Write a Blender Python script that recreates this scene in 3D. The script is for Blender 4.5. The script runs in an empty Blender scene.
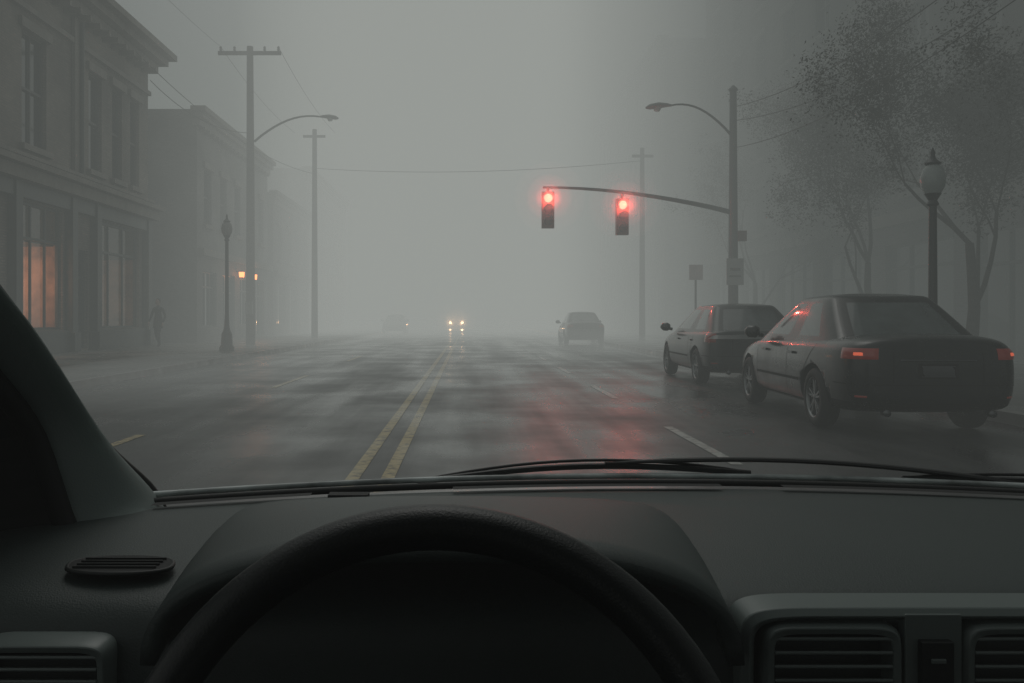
import bpy, bmesh, math, random
from mathutils import Vector, Matrix
from mathutils.bvhtree import BVHTree
R = math.radians
scene = bpy.context.scene
COL = scene.collection

# ------------------------------------------------------------ materials
def mat(name, col, rough=0.6, metal=0.0, var=0.15, vscale=4.0, bump=0.0, bscale=60.0,
        emis=None, estr=0.0, coat=0.0, spec=0.5, rvar=0.0):
    m = bpy.data.materials.new(name); m.use_nodes = True
    nt = m.node_tree; b = nt.nodes["Principled BSDF"]
    tc = nt.nodes.new("ShaderNodeTexCoord")
    n = nt.nodes.new("ShaderNodeTexNoise"); n.inputs["Scale"].default_value = vscale
    n.inputs["Detail"].default_value = 3
    nt.links.new(tc.outputs["Object"], n.inputs["Vector"])
    r = nt.nodes.new("ShaderNodeValToRGB")
    r.color_ramp.elements[0].position = .3; r.color_ramp.elements[1].position = .7
    r.color_ramp.elements[0].color = tuple(c*(1-var) for c in col)+(1,)
    r.color_ramp.elements[1].color = tuple(min(1, c*(1+var)) for c in col)+(1,)
    nt.links.new(n.outputs["Fac"], r.inputs["Fac"])
    nt.links.new(r.outputs["Color"], b.inputs["Base Color"])
    b.inputs["Roughness"].default_value = rough
    b.inputs["Metallic"].default_value = metal
    b.inputs["Specular IOR Level"].default_value = spec
    b.inputs["Coat Weight"].default_value = coat
    b.inputs["Coat Roughness"].default_value = 0.08
    if rvar:
        mr = nt.nodes.new("ShaderNodeMapRange")
        mr.inputs["From Min"].default_value = .3; mr.inputs["From Max"].default_value = .7
        mr.inputs["To Min"].default_value = max(.02, rough-rvar); mr.inputs["To Max"].default_value = rough+rvar
        nt.links.new(n.outputs["Fac"], mr.inputs["Value"]); nt.links.new(mr.outputs["Result"], b.inputs["Roughness"])
    if bump:
        n2 = nt.nodes.new("ShaderNodeTexNoise"); n2.inputs["Scale"].default_value = bscale
        nt.links.new(tc.outputs["Object"], n2.inputs["Vector"])
        bp = nt.nodes.new("ShaderNodeBump"); bp.inputs["Strength"].default_value = bump
        bp.inputs["Distance"].default_value = .01 if bscale < 200 else .001
        nt.links.new(n2.outputs["Fac"], bp.inputs["Height"]); nt.links.new(bp.outputs["Normal"], b.inputs["Normal"])
    if emis:
        b.inputs["Emission Color"].default_value = tuple(emis)+(1,)
        b.inputs["Emission Strength"].default_value = estr
    return m

def brick_mat(name, c1, c2, mortar, bw=.22, bh=.075, rough=.8, msize=.01, off=.5, horiz=False):
    m = bpy.data.materials.new(name); m.use_nodes = True
    nt = m.node_tree; b = nt.nodes["Principled BSDF"]
    g = nt.nodes.new("ShaderNodeNewGeometry")
    s = nt.nodes.new("ShaderNodeSeparateXYZ"); nt.links.new(g.outputs["Position"], s.inputs[0])
    c = nt.nodes.new("ShaderNodeCombineXYZ")
    if horiz:
        nt.links.new(s.outputs[0], c.inputs[0]); nt.links.new(s.outputs[1], c.inputs[1])
    else:
        a = nt.nodes.new("ShaderNodeMath"); a.operation = 'ADD'
        nt.links.new(s.outputs[0], a.inputs[0]); nt.links.new(s.outputs[1], a.inputs[1])
        nt.links.new(a.outputs[0], c.inputs[0]); nt.links.new(s.outputs[2], c.inputs[1])
    br = nt.nodes.new("ShaderNodeTexBrick")
    br.inputs["Scale"].default_value = 1; br.inputs["Brick Width"].default_value = bw
    br.inputs["Row Height"].default_value = bh; br.inputs["Mortar Size"].default_value = msize
    br.offset = off
    br.inputs["Color1"].default_value = c1+(1,); br.inputs["Color2"].default_value = c2+(1,)
    br.inputs["Mortar"].default_value = mortar+(1,)
    nt.links.new(c.outputs[0], br.inputs["Vector"])
    n = nt.nodes.new("ShaderNodeTexNoise"); n.inputs["Scale"].default_value = .7; n.inputs["Detail"].default_value = 5
    nt.links.new(g.outputs["Position"], n.inputs["Vector"])
    mr = nt.nodes.new("ShaderNodeMapRange"); mr.inputs["From Min"].default_value = .3; mr.inputs["From Max"].default_value = .7
    mr.inputs["To Min"].default_value = .5; mr.inputs["To Max"].default_value = 1.3
    nt.links.new(n.outputs["Fac"], mr.inputs["Value"])
    mx = nt.nodes.new("ShaderNodeVectorMath"); mx.operation = 'SCALE'
    nt.links.new(br.outputs["Color"], mx.inputs[0]); nt.links.new(mr.outputs["Result"], mx.inputs["Scale"])
    nt.links.new(mx.outputs[0], b.inputs["Base Color"])
    b.inputs["Roughness"].default_value = rough
    if horiz:
        mr2 = nt.nodes.new("ShaderNodeMapRange"); mr2.inputs["From Min"].default_value = .35; mr2.inputs["From Max"].default_value = .65
        mr2.inputs["To Min"].default_value = .25; mr2.inputs["To Max"].default_value = .7
        nt.links.new(n.outputs["Fac"], mr2.inputs["Value"]); nt.links.new(mr2.outputs["Result"], b.inputs["Roughness"])
    return m

def asphalt_mat(name="asphalt", base=.032, paint=None):
    m = bpy.data.materials.new(name); m.use_nodes = True
    nt = m.node_tree; b = nt.nodes["Principled BSDF"]; L = nt.links.new
    g = nt.nodes.new("ShaderNodeNewGeometry")
    mp = nt.nodes.new("ShaderNodeMapping"); mp.inputs["Scale"].default_value = (1.3, .09, 1)
    L(g.outputs["Position"], mp.inputs["Vector"])
    n1 = nt.nodes.new("ShaderNodeTexNoise"); n1.inputs["Scale"].default_value = 1; n1.inputs["Detail"].default_value = 5
    L(mp.outputs[0], n1.inputs["Vector"])
    n2 = nt.nodes.new("ShaderNodeTexNoise"); n2.inputs["Scale"].default_value = .55; n2.inputs["Detail"].default_value = 7
    L(g.outputs["Position"], n2.inputs["Vector"])
    n3 = nt.nodes.new("ShaderNodeTexNoise"); n3.inputs["Scale"].default_value = 70; n3.inputs["Detail"].default_value = 2
    L(g.outputs["Position"], n3.inputs["Vector"])
    add = nt.nodes.new("ShaderNodeMath"); add.operation = 'ADD'
    L(n1.outputs["Fac"], add.inputs[0]); L(n2.outputs["Fac"], add.inputs[1])
    mr = nt.nodes.new("ShaderNodeMapRange"); mr.inputs["From Min"].default_value = .80; mr.inputs["From Max"].default_value = 1.2
    mr.inputs["To Min"].default_value = .17; mr.inputs["To Max"].default_value = .50
    L(add.outputs[0], mr.inputs["Value"]); L(mr.outputs["Result"], b.inputs["Roughness"])
    mc = nt.nodes.new("ShaderNodeMapRange"); mc.inputs["From Min"].default_value = .8; mc.inputs["From Max"].default_value = 1.2
    mc.inputs["To Min"].default_value = .6; mc.inputs["To Max"].default_value = 1.3
    L(add.outputs[0], mc.inputs["Value"])
    sc = nt.nodes.new("ShaderNodeVectorMath"); sc.operation = 'SCALE'
    sc.inputs[0].default_value = (base, base*1.06, base*1.06)
    L(mc.outputs["Result"], sc.inputs["Scale"])
    if paint:
        n4 = nt.nodes.new("ShaderNodeTexNoise"); n4.inputs["Scale"].default_value = 9; n4.inputs["Detail"].default_value = 8
        n4.inputs["Roughness"].default_value = .7
        L(g.outputs["Position"], n4.inputs["Vector"])
        rr = nt.nodes.new("ShaderNodeMapRange"); rr.inputs["From Min"].default_value = .36; rr.inputs["From Max"].default_value = .54
        rr.inputs["To Min"].default_value = .1
        L(n4.outputs["Fac"], rr.inputs["Value"])
        mx = nt.nodes.new("ShaderNodeMix"); mx.data_type = 'RGBA'
        L(rr.outputs["Result"], mx.inputs[0]); L(sc.outputs[0], mx.inputs[6]); mx.inputs[7].default_value = paint+(1,)
        L(mx.outputs[2], b.inputs["Base Color"])
    else:
        L(sc.outputs[0], b.inputs["Base Color"])
    bp = nt.nodes.new("ShaderNodeBump"); bp.inputs["Strength"].default_value = .3; bp.inputs["Distance"].default_value = .006
    L(n3.outputs["Fac"], bp.inputs["Height"]); L(bp.outputs["Normal"], b.inputs["Normal"])
    return m

def glass_mat(name, tint=(.9, .95, .95), gl=.06):
    m = bpy.data.materials.new(name); m.use_nodes = True
    nt = m.node_tree; nt.nodes.remove(nt.nodes["Principled BSDF"]); o = nt.nodes["Material Output"]
    t = nt.nodes.new("ShaderNodeBsdfTransparent"); t.inputs[0].default_value = tint+(1,)
    g = nt.nodes.new("ShaderNodeBsdfGlossy"); g.inputs["Roughness"].default_value = .03
    mx = nt.nodes.new("ShaderNodeMixShader"); mx.inputs[0].default_value = gl
    nt.links.new(t.outputs[0], mx.inputs[1]); nt.links.new(g.outputs[0], mx.inputs[2])
    nt.links.new(mx.outputs[0], o.inputs["Surface"]); return m

def emit_mat(name, col, s):
    m = bpy.data.materials.new(name); m.use_nodes = True
    nt = m.node_tree; nt.nodes.remove(nt.nodes["Principled BSDF"]); o = nt.nodes["Material Output"]
    e = nt.nodes.new("ShaderNodeEmission"); e.inputs[0].default_value = col+(1,); e.inputs[1].default_value = s
    nt.links.new(e.outputs[0], o.inputs["Surface"]); return m

M = dict(
 asphalt=asphalt_mat(), yellow=asphalt_mat("yellow_paint", .035, (.42, .33, .15)),
 white=asphalt_mat("white_paint", .035, (.42, .42, .39)),
 sidewalk=brick_mat("concrete_slabs", (.13, .135, .125), (.11, .112, .108), (.05, .05, .05), 1.5, 1.5, .5, .015, 0, True),
 kerb=mat("kerb_stone", (.16, .16, .155), .5, rvar=.2, vscale=3),
 ground=mat("ground_soil", (.06, .06, .055), .8),
 brickA=brick_mat("brick_tan", (.17, .145, .12), (.125, .11, .09), (.11, .105, .10)),
 brickB=brick_mat("brick_grey", (.15, .14, .135), (.11, .105, .10), (.12, .12, .115)),
 brickC=brick_mat("brick_dark", (.09, .08, .075), (.065, .06, .056), (.08, .08, .08)),
 stone=mat("stone_trim", (.14, .13, .115), .7, var=.25, vscale=2, bump=.2, bscale=15),
 shopwood=mat("shopfront_paint", (.018, .025, .024), .45, var=.3, vscale=3),
 frame=mat("window_frame", (.04, .04, .038), .5),
 pane=mat("window_pane", (.012, .015, .016), .06, var=.5, vscale=1.2, spec=.7),
 shopglass=glass_mat("shop_glass", (.8, .8, .78), .14),
 room=mat("shop_room", (.40, .28, .20), .8, var=.5, vscale=1.5),
 roof=mat("roof_felt", (.05, .05, .05), .8),
 polewood=mat("pole_wood", (.045, .042, .038), .8, var=.35, vscale=6),
 polemetal=mat("pole_metal", (.035, .042, .042), .45, metal=.3),
 blackmetal=mat("black_iron", (.018, .022, .022), .4),
 globe=mat("lamp_globe", (.28, .31, .30), .25, var=.05),
 lamphead=mat("lamp_head", (.14, .145, .14), .5),
 lampglass=mat("lamp_lens", (.3, .3, .29), .2),
 wire=mat("wire_rubber", (.02, .02, .02), .6),
 sign=mat("sign_metal", (.26, .27, .265), .5, var=.1),
 sighead=mat("signal_housing_red_glow", (.07, .022, .016), .5),  # red tint paints the lamp's glow onto the housing
 sigoff=mat("signal_lens_off", (.06, .012, .01), .2),
 sigred=emit_mat("signal_lens_red", (1, .12, .07), 7.0),
 amber=emit_mat("lantern_light", (1, .26, .08), 6),
 hlight=emit_mat("headlight", (1, .60, .34), 500.0),
 bark=mat("tree_bark", (.035, .03, .026), .85, var=.4, vscale=10),
 leaf=mat("tree_leaves", (.05, .05, .04), .7, var=.5, vscale=3),
 rubber=mat("tyre_rubber", (.012, .012, .012), .7),
 alloy=mat("wheel_alloy", (.24, .25, .255), .4, metal=.7),
 carglass=mat("car_glass", (.065, .08, .08), .05, var=.25, spec=.9, coat=.3),
 archblk=mat("wheel_arch", (.006, .006, .006), .9),
 seam=mat("seam_black", (.004, .004, .004), .7),
 chrome=mat("chrome", (.35, .36, .37), .2, metal=1),
 chromed=mat("chrome_strip_dull", (.12, .125, .13), .35, metal=1),
 plate=mat("licence_plate", (.07, .075, .08), .4),
 tail=mat("tail_light", (.16, .015, .012), .15, coat=.8, emis=(1, .10, .05), estr=.03),
 tail2=mat("tail_light_dim", (.12, .012, .01), .15, coat=.8, emis=(1, .07, .03), estr=.02),
 tailhot=mat("tail_light_bulb", (.4, .03, .015), .2, emis=(1, .17, .08), estr=.5),
 paintA=mat("car_paint_black", (.0080, .0110, .0115), .3, var=.15, vscale=2, coat=.5, rvar=.08, spec=.4),
 paintB=mat("car_paint_grey", (.022, .028, .028), .35, var=.1, coat=.5),
 paintC=mat("car_paint_dark", (.02, .023, .024), .35, var=.1, coat=.5),
 dash=mat("dash_vinyl", (.042, .056, .053), .5, var=.12, vscale=3, bump=.4, bscale=600),
 dash2=mat("dash_plastic_dark", (.009, .012, .0115), .5, var=.1, bump=.2, bscale=700),
 trim=mat("pillar_trim", (.20, .24, .23), .8, var=.08, bump=.3, bscale=500),
 ventfr=mat("vent_bezel", (.15, .18, .172), .35, var=.05),
 black=mat("interior_black", (.006, .007, .007), .7),
 leather=mat("wheel_leather", (.009, .012, .012), .42, var=.2, bump=.35, bscale=600),
 gauge=mat("gauge_marks", (.3, .3, .3), .5, emis=(.8, .9, .9), estr=.014),  # faint emission added so the marks show under the dark hood
 rubberw=mat("wiper_rubber", (.006, .007, .007), .45),
 cowl=mat("cowl_sky_glint", (.36, .39, .385), .25, var=.7, vscale=14),  # pale base colour paints the sky's reflection on the edge
 windsh=glass_mat("windshield_glass", (.965, .99, .98), .03),
 coat=mat("coat_cloth", (.02, .02, .022), .9), skin=mat("skin", (.3, .19, .15), .5),
 hair=mat("hair", (.02, .015, .01), .7),
)

# ------------------------------------------------------------ mesh builder
class MB:
    def __init__(s): s.v = []; s.f = []; s.m = []; s.sm = []; s.mats = []
    def mi(s, m):
        if m not in s.mats: s.mats.append(m)
        return s.mats.index(m)
    def add(s, vs, fs, m, smooth=False):
        o = len(s.v); s.v += [tuple(v) for v in vs]; k = s.mi(m)
        for f in fs: s.f.append([i+o for i in f]); s.m.append(k); s.sm.append(smooth)
    def quad(s, a, b, c, d, m): s.add([a, b, c, d], [(0, 1, 2, 3)], m)
    def box(s, c, d, m, rot=None, taper=1.0):
        vs = []
        for z in (-1, 1):
            t = taper if z > 0 else 1
            for x, y in ((-1, -1), (1, -1), (1, 1), (-1, 1)):
                p = Vector((x*d[0]/2*t, y*d[1]/2*t, z*d[2]/2))
                if rot: p = rot @ p
                vs.append(p+Vector(c))
        s.add(vs, [(3, 2, 1, 0), (4, 5, 6, 7), (0, 1, 5, 4), (1, 2, 6, 5), (2, 3, 7, 6), (3, 0, 4, 7)], m)
    def tube(s, pts, rad, m, n=10, cap=True, flat=1.0):
        pts = [Vector(p) for p in pts]
        if not hasattr(rad, '__len__'): rad = [rad]*len(pts)
        vs = []; up = None
        for i, p in enumerate(pts):
            t = (pts[min(i+1, len(pts)-1)]-pts[max(i-1, 0)]).normalized()
            if up is None:
                up = Vector((0, 0, 1)) if abs(t.z) < .9 else Vector((1, 0, 0))
            a = t.cross(up).normalized(); b = a.cross(t).normalized(); up = b
            for k in range(n):
                th = 2*math.pi*k/n
                vs.append(p+(a*math.cos(th)+b*math.sin(th)*flat)*rad[i])
        fs = []
        for i in range(len(pts)-1):
            for k in range(n):
                fs.append((i*n+k, i*n+(k+1) % n, (i+1)*n+(k+1) % n, (i+1)*n+k))
        if cap:
            fs.append(tuple(range(n-1, -1, -1))); fs.append(tuple((len(pts)-1)*n+k for k in range(n)))
        s.add(vs, fs, m, True)
    def lathe(s, prof, c, m, n=20, axis='Z', squash=1.0):
        vs = []; c = Vector(c)
        for r, z in prof:
            for k in range(n):
                th = 2*math.pi*k/n; a, b = r*math.cos(th), r*math.sin(th)*squash
                v = (a, b, z) if axis == 'Z' else ((z, a, b) if axis == 'X' else (a, z, b))
                vs.append(c+Vector(v))
        fs = []
        for i in range(len(prof)-1):
            for k in range(n): fs.append((i*n+k, i*n+(k+1) % n, (i+1)*n+(k+1) % n, (i+1)*n+k))
        if prof[0][0] > 0: fs.append(tuple(range(n-1, -1, -1)))
        if prof[-1][0] > 0: fs.append(tuple((len(prof)-1)*n+k for k in range(n)))
        s.add(vs, fs, m, True)
    def obj(s, name, parent=None, bevel=0, fix=True, sharp=40):
        me = bpy.data.meshes.new(name); me.from_pydata(s.v, [], s.f)
        for m in s.mats: me.materials.append(m)
        me.polygons.foreach_set("material_index", s.m); me.polygons.foreach_set("use_smooth", s.sm)
        if fix:
            bm = bmesh.new(); bm.from_mesh(me); bmesh.ops.recalc_face_normals(bm, faces=bm.faces)
            for e in bm.edges:
                if len(e.link_faces) == 2 and e.calc_face_angle(0) > R(sharp): e.smooth = False
            bm.to_mesh(me); bm.free()
        o = bpy.data.objects.new(name, me); COL.objects.link(o)
        if parent: o.parent = parent
        if bevel:
            b = o.modifiers.new("bevel", 'BEVEL'); b.width = bevel; b.segments = 2; b.limit_method = 'ANGLE'; b.angle_limit = R(40)
        return o
def empty(name, loc=(0, 0, 0), rz=0):
    e = bpy.data.objects.new(name, None); COL.objects.link(e); e.location = loc; e.rotation_euler = (0, 0, rz); return e
def lerp(a, b, t): return a+(b-a)*t

# ------------------------------------------------------------ ground & road
b = MB(); b.quad((-700, -300, -.004), (700, -300, -.004), (700, 900, -.004), (-700, 900, -.004), M['ground']); b.obj("ground", fix=False)
b = MB()
b.quad((-6.6, -60, .0), (6.1, -60, .0), (6.1, 300, .0), (-6.6, 300, .0), M['asphalt']); b.obj("road", fix=False)
b = MB()
for x in (-.86, -.6): b.quad((x-.05, -40, .004), (x+.05, -40, .004), (x+.05, 200, .004), (x-.05, 200, .004), M['yellow'])
def dash_line(x, y0, y1, m): b.quad((x-.05, y0, .004), (x+.05, y0, .004), (x+.05, y1, .004), (x-.05, y1, .004), m)
for i in range(-3, 20): dash_line(2.2, 6.94+5.7*i, 9.05+5.7*i+.3, M['white'])
for i in range(-3, 12): dash_line(-3.35, 14.6+9.0*i, 17.7+9.0*i, M['yellow'] if i < 2 else M['white'])
b.obj("road_markings", fix=False)
for nm, xk, s, xe in (("sidewalk", -6.6, -1, -60), ("sidewalk", 6.1, 1, 60)):
    b = MB()
    x0 = xk+s*.16
    y0, y1 = -60, 300
    b.add([(xk, y0, 0), (xk, y1, 0), (xk+s*.02, y1, .13), (xk+s*.02, y0, .13), (x0, y0, .135), (x0, y1, .135)],
          [(0, 1, 2, 3), (3, 2, 5, 4)], M['kerb'])
    b.quad((x0, y0, .131), (xe, y0, .131), (xe, y1, .131), (x0, y1, .131), M['sidewalk'])
    b.obj(nm, fix=False)

# ------------------------------------------------------------ buildings
def building(name, X, s, y0, y1, H, ops, wall, depth=12, z0=.13, trim=None, floors=(), cornice=.5, open_back=False, trimm=None):
    """facade plane at X with outward normal s (toward the street)."""
    e = empty(name); trimm = trimm or M['stone']
    W = MB(); G = MB(); T = MB()
    ys = sorted({y0, y1} | {o[0] for o in ops} | {o[1] for o in ops})
    zs = sorted({z0, H} | {o[2] for o in ops} | {o[3] for o in ops})
    for i in range(len(ys)-1):
        for j in range(len(zs)-1):
            cy, cz = (ys[i]+ys[i+1])/2, (zs[j]+zs[j+1])/2
            if any(o[0] < cy < o[1] and o[2] < cz < o[3] for o in ops): continue
            W.quad((X, ys[i], zs[j]), (X, ys[i+1], zs[j]), (X, ys[i+1], zs[j+1]), (X, ys[i], zs[j+1]), wall)
    xb = X-s*depth
    W.quad((X, y0, z0), (xb, y0, z0), (xb, y0, H), (X, y0, H), wall)
    W.quad((X, y1, z0), (xb, y1, z0), (xb, y1, H), (X, y1, H), wall)
    W.quad((xb, y0, z0), (xb, y1, z0), (xb, y1, H), (xb, y0, H), wall)
    W.quad((X, y0, H-.3), (xb, y0, H-.3), (xb, y1, H-.3), (X, y1, H-.3), M['roof'])
    for o in ops:
        a, c, d, f = o[:4]; kind = o[4] if len(o) > 4 else 'win'
        xi = X-s*.24
        fm = M['shopwood'] if kind != 'win' else M['frame']
        for q in (((X, a, d), (xi, a, d), (xi, a, f), (X, a, f)), ((X, c, d), (xi, c, d), (xi, c, f), (X, c, f)),
                  ((X, a, d), (X, c, d), (xi, c, d), (xi, a, d)), ((X, a, f), (X, c, f), (xi, c, f), (xi, a, f))): W.quad(*q, wall)
        xg = X-s*.19
        G.quad((xg, a, d), (xg, c, d), (xg, c, f), (xg, a, f), M['shopglass'] if kind == 'lit' else M['pane'])
        t = .07; xf = X-s*.15
        for yy in (a+t/2, c-t/2): T.box((xf, yy, (d+f)/2), (.07, t, f-d-.004), fm)
        for zz in (d+t/2, f-t/2): T.box((xf, (a+c)/2, zz), (.066, c-a-2*t, t), fm)
        if kind == 'win':
            T.box((xf+s*.01, (a+c)/2, (d+f)/2), (.07, c-a-2*t, .07), fm)
            if c-a > 1.3: T.box((xf, (a+c)/2, (d+f)/2), (.05, .05, f-d-2*t), fm)
            T.box((X+s*.05, (a+c)/2, d-.09), (.22, c-a+.3, .17), trimm)
            T.box((X+s*.04, (a+c)/2, f+.14), (.14, c-a+.34, .27), trimm)
        else:
            n = 3 if c-a > 2 else 1
            for k in range(1, n): T.box((xf, lerp(a, c, k/n), (d+f)/2), (.06, .06, f-d-2*t), fm)
            T.box((xf+s*.01, (a+c)/2, lerp(d, f, .72)), (.06, c-a-2*t, .08), fm)
    # cornice
    for k, (ov, zz, hh) in enumerate(((cornice, H-.02, .22), (cornice*.7, H-.26, .24), (cornice*.35, H-.55, .32))):
        T.box((X-s*.1+s*ov/2, (y0+y1)/2, zz), (ov+.2, y1-y0+ov*1.2, hh), trimm)
    yy = y0+.4
    while yy < y1 and cornice > .3:
        T.box((X+s*cornice*.3, yy, H-.80), (cornice*.55, .14, .18), trimm); yy += .7
    for z, hh, ov in floors: T.box((X+s*(ov/2-.02), (y0+y1)/2, z), (ov, y1-y0+.06, hh), trimm)
    W.obj("walls", e, fix=False); G.obj("windows", e, fix=False); T.obj("trim", e)
    return e, T

# left corner commercial building
ops = [(23.7, 26.2, .85, 4.5, 'lit'), (26.75, 27.95, .2, 3.4, 'door'), (28.6, 32.3, .85, 4.5, 'lit'),
       (17.0, 20.2, .85, 4.5, 'shop'), (21.2, 22.4, .2, 3.4, 'door')]
for a, c in ((14.6, 15.8), (17.2, 18.4), (20.2, 21.4), (23.8, 25.2), (28.0, 29.0), (29.85, 30.7), (31.45, 32.3)): ops.append((a, c, 6.1, 9.35))
e, T = building("brick_commercial_building", -12.5, 1, 14, 33.2, 11.5, ops, M['brickA'], floors=((5.15, .34, .5), (5.42, .16, .7), (5.72, .10, .3), (9.95, .16, .14)), cornice=.95)
T = MB()
for y in (16.5, 20.7, 23.2, 26.5, 28.25, 32.75):
    T.box((-12.36, y, 2.55), (.26, .36, 4.85), M['shopwood']); T.box((-12.33, y, .45), (.36, .44, .6), M['shopwood'])
for a, c in ((23.4, 26.3), (28.45, 32.55), (16.7, 20.5)): T.box((-12.40, (a+c)/2, .47), (.16, c-a, .68), M['shopwood'])
T.box((-12.38, 24, 4.75), (.2, 17.6, .42), M['shopwood'])
T.tube([(-12.3, 27.1, 4.95+.8), (-12.3, 27.1, 11.0)], .07, M['shopwood'])
T.box((-12.42, 25.5+1.5, 8.2), (.12, .5, 5.0), M['stone'])
T.obj("shopfront", e, bevel=.01)
Rm = MB()
xa, xb2 = -12.72, -15.0
for ra, rb in ((23.3, 26.4), (28.3, 32.6)):
    for q in (((xb2, ra, .2), (xb2, rb, .2), (xb2, rb, 4.6), (xb2, ra, 4.6)), ((xa, ra, .2), (xb2, ra, .2), (xb2, ra, 4.6), (xa, ra, 4.6)),
              ((xa, rb, .2), (xb2, rb, .2), (xb2, rb, 4.6), (xa, rb, 4.6)), ((xa, ra, .2), (xb2, ra, .2), (xb2, rb, .2), (xa, rb, .2)),
              ((xa, ra, 4.6), (xb2, ra, 4.6), (xb2, rb, 4.6), (xa, rb, 4.6))): Rm.quad(*q, M['room'])
    for zz in (1.3, 2.0, 2.7):
        Rm.box((-14.7, (ra+rb)/2, zz), (.4, rb-ra-.5, .05), M['shopwood'])
        random.seed(int(zz*10)+int(ra))
        for k in range(int((rb-ra-.6)/.22)): Rm.box((-14.65, ra+.4+k*.22, zz+.17), (.2, .12, .1+random.random()*.28), M['room'])
    Rm.box((-13.2, ra+.9, 1.1), (.5, .9, .9), M['room'])
    Rm.box((-13.9, (ra+rb)/2, 3.45), (2.1, rb-ra-.1, .08), M['shopwood'])
Rm.obj("shop_interior", e)
def lamp(name, typ, loc, energy, col, size=.1, parent=None, rot=None, spot=None):
    l = bpy.data.lights.new(name, typ); l.energy = energy; l.color = col
    if typ in ('POINT', 'SPOT'): l.shadow_soft_size = size
    if typ == 'SPOT': l.spot_size = spot; l.spot_blend = .8
    o = bpy.data.objects.new(name, l); COL.objects.link(o); o.location = loc
    if rot: o.rotation_euler = rot
    if parent: o.parent = parent
    return o
lamp("shop_lamp", 'POINT', (-13.9, 24.9, 2.4), 85, (1, .46, .27), .15, e)
lamp("shop_lamp", 'POINT', (-14.1, 30.2, 2.4), 16, (1, .52, .34), .15, e)

def rowwin(y0, y1, n, z0, z1, w): 
    st = (y1-y0)/n; return [(y0+st*(k+.5)-w/2, y0+st*(k+.5)+w/2, z0, z1) for k in range(n)]
def shops(y0, y1, n, z1=3.3):
    st = (y1-y0)/n; return [(y0+st*k+.5, y0+st*(k+1)-.5, .8 if k % 2 == 0 else .2, z1, 'shop') for k in range(n)]
e2, _ = building("brick_row_building", -11.8, 1, 37, 50, 10.3, rowwin(37.3, 49.7, 5, 5.4, 7.9, 1.1)+shops(37.3, 49.7, 4), M['brickB'], floors=((4.1, .3, .35),), cornice=.45)
building("low_shop_building", -11.6, 1, 50.6, 62, 8.7, rowwin(51, 61.8, 4, 4.8, 6.8, 1.1)+shops(51, 61.8, 3), M['brickC'], floors=((3.9, .3, .3),), cornice=.3)
building("brick_row_building", -12.2, 1, 64, 84, 12.5, rowwin(64.5, 83.5, 7, 5, 7, 1.2)+rowwin(64.5, 83.5, 7, 8.5, 10.5, 1.2)+shops(64.5, 83.5, 5), M['brickB'], cornice=.5)
# right tall building
o3 = shops(4, 49, 9, 3.6)
for z in (5.2, 8.8, 12.4, 16.0, 19.6): o3 += rowwin(3.6, 49.4, 13, z, z+2.2, 1.4)
building("tall_office_building", 14.0, -1, 3, 50, 26, o3, M['brickC'], floors=((4.4, .4, .3), (11.4, .2, .15)), cornice=.6)
building("brick_office_building", 12.5, -1, 54, 80, 19, shops(54.5, 79.5, 5)+rowwin(54.5, 79.5, 7, 5, 7, 1.2)+rowwin(54.5, 79.5, 7, 9, 11, 1.2)+rowwin(54.5, 79.5, 7, 13, 15, 1.2), M['brickB'], cornice=.5)

# wall lanterns
for y, st in ((45.8, 1), (43.2, .5)):
    T = MB(); T.box((-11.65, y, 3.55), (.3, .05, .05), M['blackmetal'])
    T.box((-11.5, y, 3.4), (.2, .2, .26), M['amber'], taper=1.15); T.box((-11.5, y, 3.57), (.28, .28, .06), M['blackmetal'], taper=.4); T.box((-11.5, y, 3.24), (.2, .2, .05), M['blackmetal'])
    ln = T.obj("wall_lantern"); lamp("lantern_bulb", 'POINT', (-11.2, y, 3.4), 26*st, (1, .3, .1), .1, ln)

# ------------------------------------------------------------ poles
def cobra(T, p0, p1, m, r=.05):
    p0, p1 = Vector(p0), Vector(p1); pts = []; rr = []
    for i in range(11):
        t = i/10; q = p0.lerp(p1, t); q.z = p0.z+(p1.z-p0.z)*math.sin(t*math.pi/2)**.9+ .12*math.sin(math.pi*t); pts.append(q); rr.append(r*(1-.35*t))
    T.tube(pts, rr, m, 8)
    d = (p1-p0); d.z = 0; d.normalize()
    hd = [p1+d*x+Vector((0, 0, z)) for x, z in ((-.05, 0), (.1, .01), (.35, .0), (.6, -.04), (.72, -.07))]
    T.tube(hd, [.05, .10, .16, .14, .05], M['lamphead'], 12, flat=.55)
    T.tube([p1+d*.38+Vector((0, 0, -.05)), p1+d*.40+Vector((0, 0, -.17))], [.13, .08], M['lampglass'], 12)

T = MB()  # wooden utility pole with street lamp
T.tube([(-8.7, 34, 0), (-8.7, 34, 6), (-8.72, 34, 12.05)], [.19, .165, .13], M['polewood'], 12)
T.box((-8.7, 33.86, 11.75), (2.5, .11, .14), M['polewood'])
for x in (-9.85, -9.3, -8.1, -7.55): T.lathe([(.03, 0), (.06, .05), (.04, .1), (.06, .14), (.02, .2)], (x, 33.86, 11.83), M['lamphead'], 8)
T.box((-8.7, 33.8, 1.6), (.28, .16, .5), M['lamphead'])
cobra(T, (-8.55, 34, 8.25), (-5.9, 34, 9.25), M['polemetal'])
T.obj("utility_pole")
T = MB()
T.tube([(-8.3, 46, 0), (-8.3, 46, 11.4)], [.18, .12], M['polewood'], 10)
T.box((-8.3, 45.88, 11.0), (1.2, .1, .13), M['polewood']); T.obj("utility_pole")
T = MB(); T.tube([(8.2, 40, 0), (8.2, 40, 9.2)], [.15, .1], M['polewood'], 8); T.box((8.2, 39.9, 8.8), (1.0, .1, .12), M['polewood']); T.obj("utility_pole")

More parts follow.
